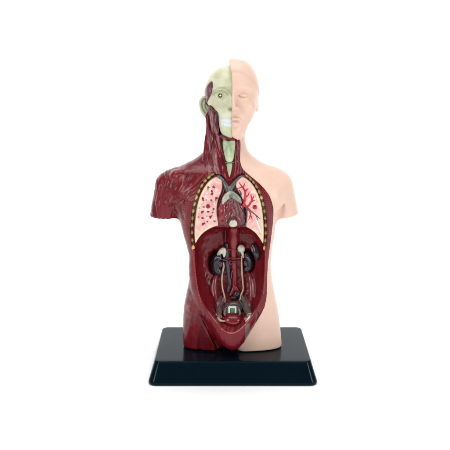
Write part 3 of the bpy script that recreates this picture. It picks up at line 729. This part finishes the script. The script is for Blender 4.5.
b = Bag().ball(bl, (11.2, 8, 7.4), srgb(114, 15, 26), seg=28, ring=16, wob=.03)
bd = b.put('bladder', M_organ, torso)
Bag().tube([bl + (-8.0, -5.0, 1.8), bl + (-3, -7.8, .2), bl + (2.6, -7.9, -.4), bl + (8, -5.0, 1.8)], (.3, .6, .6, .3), srgb(150, 44, 52), seg=8).put('bladder_highlight', M_organ, bd)  # paler red line imitating a glint across the bladder dome
for px, py, r in ((219.2, 315.6, 2.7), (224.6, 317.4, 1.8), (249.4, 314.4, 2.8), (246, 317.6, 1.8)):
    Bag().ball(at(px, py, 3.4), (r, r * .8, r * .95), srgb(186, 150, 138) if r > 2 else srgb(168, 120, 112), wob=.18).put('ligament_stub', M_organ, torso)
Bag().tube([at(250.6, 312.6, 4.2), at(248.8, 316.4, 4.6), at(245.4, 319.6, 5.0)], (.7, 1.2, .6), srgb(206, 200, 190), seg=10).put('spermatic_cord', M_organ, torso)
Bag().tube([at(216, 313, 3.0), at(219.6, 318.6, 4.2), at(225, 319.4, 5.2)], (.7, 1.3, .6), srgb(196, 158, 146), seg=10).put('spermatic_cord', M_organ, torso)

# ------------------------------------------------------------------ skull half
SKULL = sym([(65.4, .5, 2, 6), (66.2, 8, -6, 12), (68, 13.5, -12, 17), (71, 18.2, -16.5, 22), (75, 21.6, -20, 25.5), (80, 24.4, -22, 28), (85, 26.3, -23, 29), (90, 27, -23.2, 29), (96, 26.8, -22.6, 28), (101, 25.8, -22.6, 25),
             (105, 24, -22.8, 18), (109, 20, -23, 10), (112.5, 16, -23.2, 3), (117, 13.6, -23.4, -2), (122, 13, -23.4, -5), (128, 12.2, -23, -8), (132, 10.4, -22.4, -10), (134.5, 7.4, -21.4, -12), (136, 2.5, -19, -14)])
K = normalise(loft(SKULL, 2.2, zh, 1.0), zh)
def kp(px, py, Y): return P3(px, py, Y)
K = smin(K, ell(kp(221.5, 88.4, -19.5), (7.2, 4, 2.2), Zh, .10), 3)
K = smax(K, -ell(kp(220.2, 95.4, -27), (8.2, 7.2, 5.6), Zh), 2.2)
K = smin(K, ell(kp(220, 95.6, -17.6), (6.0, 5, 4.2), Zh), 1.6)
K = smin(K, capsule(kp(210.5, 101.5, -11), kp(222, 106.5, -20.5), 3.2, 2.8, Zh), 3)
K = smin(K, capsule(kp(231.5, 93, -21.5), kp(231.8, 105.5, -26), 2.2, 2.0, Zh), 2.5)
K = smax(K, -ell(kp(230.2, 109.2, -26.4), (3.0, 4, 2.6), Zh), 1.2)
K = smax(K, -ell(kp(222.5, 111.5, -25.4), (5, 3.6, 2.4), Zh), 3)
K = smin(K, ell(kp(230, 131, -19.5), (7, 4.2, 4), Zh), 3)
K = smax(K, GX - np.minimum(bx[:, :, slh] + f32(1.2), f32(X0 + .2)), .7)
v, q = surfnet(K, xs, ys, zh); v = relax(v, q, 2, .45)
qxl = 225 + v[:, 0] * DV / (DV - 18); qyl = 80 + (ZC - v[:, 2]) * DV / (DV - 18)
n1, n2 = noise(v, 7.), noise(v, 2.4)
gpale, gdk, gol = srgb(208, 210, 180), srgb(140, 150, 106), srgb(190, 182, 142)
c = np.tile(gpale, (len(v), 1)); c = mixc(c, srgb(220, 220, 196), sstep(.5, .75, n1) * .7); c = mixc(c, gol, sstep(.45, .2, n1) * .45)
def spot(x, y, rx, ry): return np.exp(-(((qxl - x) / rx) ** 2 + ((qyl - y) / ry) ** 2))
c = mixc(c, srgb(112, 122, 72), np.clip(spot(230.4, 109.2, 2.6, 2.0) * 1.1, 0, 1) * .85)
c = mixc(c, gdk, np.clip(spot(222, 87.2, 8, 1.2), 0, 1) * .6); c = mixc(c, gdk, spot(228, 92, 2.4, 3) * .45)
c = mixc(c, gol, spot(217, 106, 5, 2.4) * .6); c = mixc(c, srgb(184, 168, 96), spot(231.5, 72, 3, 5) * .55)
c = mixc(c, srgb(196, 206, 164), sstep(126, 128, qyl) * .6)
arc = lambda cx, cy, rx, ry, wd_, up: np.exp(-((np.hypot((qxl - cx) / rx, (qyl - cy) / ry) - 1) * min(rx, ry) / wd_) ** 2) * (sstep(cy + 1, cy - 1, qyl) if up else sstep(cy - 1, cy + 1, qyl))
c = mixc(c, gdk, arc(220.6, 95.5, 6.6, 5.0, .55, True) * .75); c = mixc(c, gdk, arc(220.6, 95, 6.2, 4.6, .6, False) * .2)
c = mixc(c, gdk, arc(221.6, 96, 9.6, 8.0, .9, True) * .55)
c = mixc(c, srgb(206, 190, 160), spot(216.5, 105.5, 5, 2.0) * .6)
skull = put('skull', v, q, M_bone, torso, c); skull['label'] = 'pale green skull half'
KF = np.full(B.shape, 9., f32); KF[:, :, slh] = K
def onK(lst, off, F=KF): return [at(a, b_, off, F, -40) for a, b_ in lst]
# temple muscle and its tail
TM = pts([(213, 80), (208.4, 82.6), (205, 87.5), (201, 95), (203, 101), (206.8, 104.4), (208.4, 100), (211.2, 95.4), (213.2, 89)], -8)
dT = poly_sdf(smooth_poly(TM, 1), xs[:, None], zh[None, :])[:, None, :]
TF = np.maximum(smax(smax(smax(dT, K - f32(.8), 1.4), -(K + f32(2)), .5), -(GY + f32(18.2)), 1.5), GY - 8)
v, q = surfnet(TF, xs, ys, zh); v = relax(v, q, 1, .4)
w = np.sin((v[:, 0] * .8 + v[:, 2] * .35) * 3.2 + noise(v, 4.) * 4)
tm = put('temple_muscle', v, q, M_organ, skull, mixc(np.tile(srgb(96, 42, 52), (len(v), 1)), srgb(122, 74, 82), sstep(.2, .9, w) * .6))
KM = np.minimum(KF, MU)
Bag().tube([at(a, b_, .3, KM) for a, b_ in ((206, 101), (207.2, 104.4), (210.6, 108), (214.6, 110.8), (217.6, 113.4), (218.6, 118))], (1.2, .9, .9, 1.0, 1.1, .6), srgb(74, 48, 46), seg=10).put('cheek_line', M_organ, skull)
b = Bag()
for x0, x1, col, r in ((212.0, 212.8, srgb(142, 108, 110), 1.0), (213.6, 214, srgb(92, 38, 48), 1.3), (215.4, 215.4, srgb(138, 104, 104), .8), (217.2, 217.6, srgb(80, 26, 36), 1.1)):
    b.tube([at(x0 + (x1 - x0) * t + .7 * math.sin(t * 5 + x0), 110 + 3 * (x0 > 213) + (21 + (x0 - 210) * .1) * t, .3, KM) for t in (0, .25, .5, .75, 1)], (r * .4, r, r * .7, r * 1.05, r * .4), col, seg=10, flat=.8)
b.put('jaw_muscle', M_organ, skull)
# ear of the skull half
ec = P3(204.6, 106, 2)
b = Bag()
b.ball(ec + (.6, 1.5, 0), (4.4, 2.2, 9.6), srgb(192, 198, 170), tilt=.16, wob=.03)
rimp = [ec + (3.6, -.6, 5), ec + (2.2, -1, 8.6), ec + (-1.6, -.8, 8.4), ec + (-4.0, -.4, 4.4), ec + (-3.8, -.4, -1.0), ec + (-2.0, -.6, -6), ec + (.6, -.8, -9.2), ec + (2.6, -.6, -7)]
b.tube(rimp, (.8, 1.3, 1.5, 1.5, 1.4, 1.5, 1.7, .9), srgb(204, 208, 180), seg=10)
b.tube([ec + (2.4, -.8, 4.6), ec + (.2, -1.2, 3.2), ec + (-.4, -1.2, -1), ec + (1.6, -.9, -4)], (.6, .9, .9, .6), srgb(180, 188, 154), seg=10)
b.put('ear', M_bone, skull)
# eye
e = at(220.2, 95.5, -1.2, KF)
ey = Bag().ball(e, (2.5, 2.4, 2.5), srgb(222, 220, 190), wob=0).put('eye', M_organ, skull)
Bag().ball(e + (0, -1.7, 0), (2.0, 1.0, 2.0), srgb(20, 18, 16), wob=0).put('iris', M_organ, ey)
Bag().ball(e + (.1, -2.45, .05), (.95, .5, .95), srgb(238, 238, 226), wob=0).put('pupil', M_organ, ey)
b = Bag(); lidp = [e + (2.9 * math.cos(a), -.6 - .5 * abs(math.sin(a)), 2.9 * math.sin(a) * .95) for a in np.linspace(0, 2 * math.pi, 13)]
b.tube(lidp, [.55] * 13, srgb(196, 198, 150), seg=8, n=3); b.put('eyelid', M_bone, skull)
# teeth
TP = smooth_poly(pts([(219.6, 119.2), (223, 118.4), (228, 118.1), (232.4, 118), (232.4, 126.6), (228, 126.8), (223.4, 126.4), (220, 125)], -23), 2)
dT = poly_sdf(TP, xs[:, None], zh[None, :])[:, None, :]
TF = np.maximum(np.maximum(smax(smax(dT, K - f32(.75), 1.6), -(K + f32(1.5)), .5), GY + 6), GX - f32(X0 + .15))
v, q = surfnet(TF, xs, ys, zh); v = relax(v, q, 1, .4); n_ = vnormals(v, q)
px_ = 225 + v[:, 0] * DV / (DV - 23); py_ = 80 + (ZC - v[:, 2]) * DV / (DV - 23)
gap_ = np.maximum(np.exp(-(((px_ - 219.9) % 2.35 - 1.17) / .30) ** 2) * .75, np.exp(-((py_ - 122.5 - .03 * (px_ - 226) ** 2 * -.2) / .35) ** 2)) * (n_[:, 1] < -.3)
v = v - n_ * (gap_ * .38)[:, None]
put('teeth', v, q, M_bone, skull, mixc(np.tile(srgb(224, 231, 233), (len(v), 1)), srgb(168, 184, 186), gap_ * .45))

# ------------------------------------------------------------------ larynx and windpipe
LAR = pts([(222.6, 140.6), (224.6, 139.8), (228.6, 141.4), (232.4, 139.8), (235.2, 140.4), (235.6, 146), (234.8, 151), (234.2, 156), (232.8, 161.4), (229.6, 162), (226, 161.4), (224.8, 157), (223.6, 152), (222.4, 146)], -17)
TRA = pts([(226.2, 162.2), (232.6, 162.2), (232, 168), (230.6, 173.6), (229.4, 177), (228.2, 173.6), (226.8, 168)], -19)
gl = srgb(182, 204, 164)
sn = zslice(132, 184); znn = zs[sn]
for nm, poly, cen, ry in (('larynx', LAR, (X_(229, -17), 0, 0), 3.2), ('windpipe', TRA, (X_(229.4, -19), 0, 0), 2.2)):
    d2 = poly_sdf(smooth_poly(poly, 2), xs[:, None], znn[None, :])[:, None, :]
    zz = znn[None, None, :]
    surf = B[:, :, sn] + (GX - f32(cen[0])) ** 2 * f32(.05) - f32(ry)
    if nm == 'larynx':
        surf = smin(surf, ell((X_(228.8, -20), -19.2, Z_(151, -20)), (1.6, 2.4, 5), zz), 4.5)
        surf = surf + f32(.5) * np.exp(-((zz - f32(Z_(155.5, -18))) / f32(.8)) ** 2)
    else:
        surf = surf + f32(.3) * np.sin(zz * f32(2.9))
    Lx = np.maximum(smax(smax(d2, surf, 1.6), -(B[:, :, sn] + 4), .5), GY)
    v, q = surfnet(Lx, xs, ys, znn); v = relax(v, q, 1, .4)
    n1 = noise(v, 5.); cc = mixc(np.tile(gl if nm == 'larynx' else srgb(176, 190, 156), (len(v), 1)), srgb(194, 210, 172), sstep(.4, .7, n1) * .8)
    cc = mixc(cc, srgb(132, 158, 118), sstep(.45, .25, n1) * .4)
    put(nm, v, q, M_bone, torso, cc)
Bag().tube([at(225.6, 162, 2.4), at(229.4, 162.3, 3.4), at(233.2, 162, 2.4)], (.5, .5, .5), srgb(104, 120, 92), seg=8).put('cartilage_ring', M_bone, torso)
del FH, FCH, FA, FB, FULL, KF, KM, G

# shift the parts so that the Empty sits at the figure's base
bpy.context.view_layer.update()
for o in list(torso.children):
    o.location = -torso.location

# ------------------------------------------------------------------ plinth
def plinth():
    bm = bmesh.new()
    def ring(hx, hy, r, z, seg=9):
        out = []
        for sx, sy, a0 in ((1, 1, 0), (-1, 1, 90), (-1, -1, 180), (1, -1, 270)):
            for i in range(seg + 1):
                a = math.radians(a0 + 90 * i / seg)
                out.append(bm.verts.new(((sx * (hx - r) + r * math.cos(a)) * SC, (sy * (hy - r) + r * math.sin(a)) * SC, z * SC)))
        return out
    HX, HY = 79.4, 53.2
    prof = [(1.6, -1.6, 6.5), (.5, -1.2, 7.2), (.05, -.3, 7.5), (0, .8, 7.5), (.35, 2.2, 7.3)]
    for t in (0, .5, 1): prof.append((.8 + 4.2 * t, 3.4 + 14.0 * t, 7.2 - .7 * t))
    for a in (20, 45, 70, 90): a = math.radians(a); prof.append((5.1 + 1.2 * (1 - math.cos(a)), 17.6 + 1.2 * math.sin(a), 6.4 - .2))
    prof.append((9.5, 18.82, 5.0))
    rs = [ring(HX - i, HY - i * 1.25, r, z) for i, z, r in prof]
    for a, b in zip(rs, rs[1:]):
        n = len(a)
        for k in range(n): bm.faces.new((a[k], a[(k + 1) % n], b[(k + 1) % n], b[k]))
    bm.faces.new(rs[0][::-1]); bm.faces.new(rs[-1])
    bmesh.ops.recalc_face_normals(bm, faces=bm.faces)
    me = bpy.data.meshes.new('plinth'); bm.to_mesh(me); bm.free()
    me.polygons.foreach_set('use_smooth', np.ones(len(me.polygons), bool))
    o = bpy.data.objects.new('plinth', me); COL.objects.link(o); me.materials.append(M_base)
    o.location = (X_(232.8, -45) * SC, 5.6 * SC, 0)
    o['label'] = 'glossy black plastic plinth with sloping sides, under the torso figure'; o['category'] = 'stand'
    return o
plinth()

# ------------------------------------------------------------------ white sweep the photograph was taken on
def sweep():
    prof = [(-2.2, 0.0), (.6, 0.0)]
    for a in range(0, 91, 9): prof.append((.6 + .5 * math.sin(math.radians(a)), .5 - .5 * math.cos(math.radians(a))))
    prof.append((1.1, 2.4))
    V = [(sx * 5, y, z) for y, z in prof for sx in (-1, 1)]
    F = [(2 * i, 2 * i + 1, 2 * i + 3, 2 * i + 2) for i in range(len(prof) - 1)]
    me = bpy.data.meshes.new('backdrop'); me.from_pydata(V, [], F); me.polygons.foreach_set('use_smooth', np.ones(len(F), bool)); me.update()
    o = bpy.data.objects.new('backdrop', me); COL.objects.link(o)
    o.location.z = -1.62 * SC; me.materials.append(material('white_paper', (.975, .975, .975), .9, 0, .05, .004)); o['kind'] = 'structure'
    o['label'] = 'plain white paper sweep under and behind the plinth'
sweep()

# ------------------------------------------------------------------ light and camera
w = bpy.data.worlds.new('World'); scene.world = w; w.use_nodes = True
w.node_tree.nodes['Background'].inputs[0].default_value = (1, 1, 1, 1)
w.node_tree.nodes['Background'].inputs[1].default_value = .25
from mathutils import Vector
def softbox(name, loc, target, sx, sy, power, color=(1, 1, 1)):
    l = bpy.data.lights.new(name, 'AREA'); l.shape = 'RECTANGLE'; l.size = sx; l.size_y = sy; l.energy = power; l.color = color
    o = bpy.data.objects.new(name, l); COL.objects.link(o); o.location = loc
    o.rotation_euler = (Vector(target) - Vector(loc)).to_track_quat('-Z', 'Y').to_euler()
    return o
softbox('key_softbox', (-.60, -.60, .42), (0, 0, .10), .22, .34, 2.3)
softbox('fill_softbox', (.64, -.52, .28), (0, 0, .10), .22, .34, 2.3)
softbox('top_softbox', (0, -.1, 1.7), (0, -.1, 0), 1.6, 1.6, 26)
for sx in (-1.0, 1.0):
    l = softbox('backdrop_light', (sx, .35, 1.5), (sx * .9, 1.1, .45), .7, .5, 3.2); l.data.spread = math.radians(75)
cam = bpy.data.cameras.new('camera'); co = bpy.data.objects.new('camera', cam); COL.objects.link(co); scene.camera = co
cam.sensor_width = 36; cam.sensor_fit = 'HORIZONTAL'; cam.lens = 36 * DV / 450
cam.shift_y = -145 / 450; cam.clip_start = .01; cam.clip_end = 50
co.location = (0, -DV * SC, ZC * SC); co.rotation_euler = (math.pi / 2, 0, 0)
scene.view_settings.view_transform = 'Standard'; scene.view_settings.look = 'None'; scene.view_settings.exposure = 0; scene.view_settings.gamma = 1
scene.cycles.max_bounces = 8
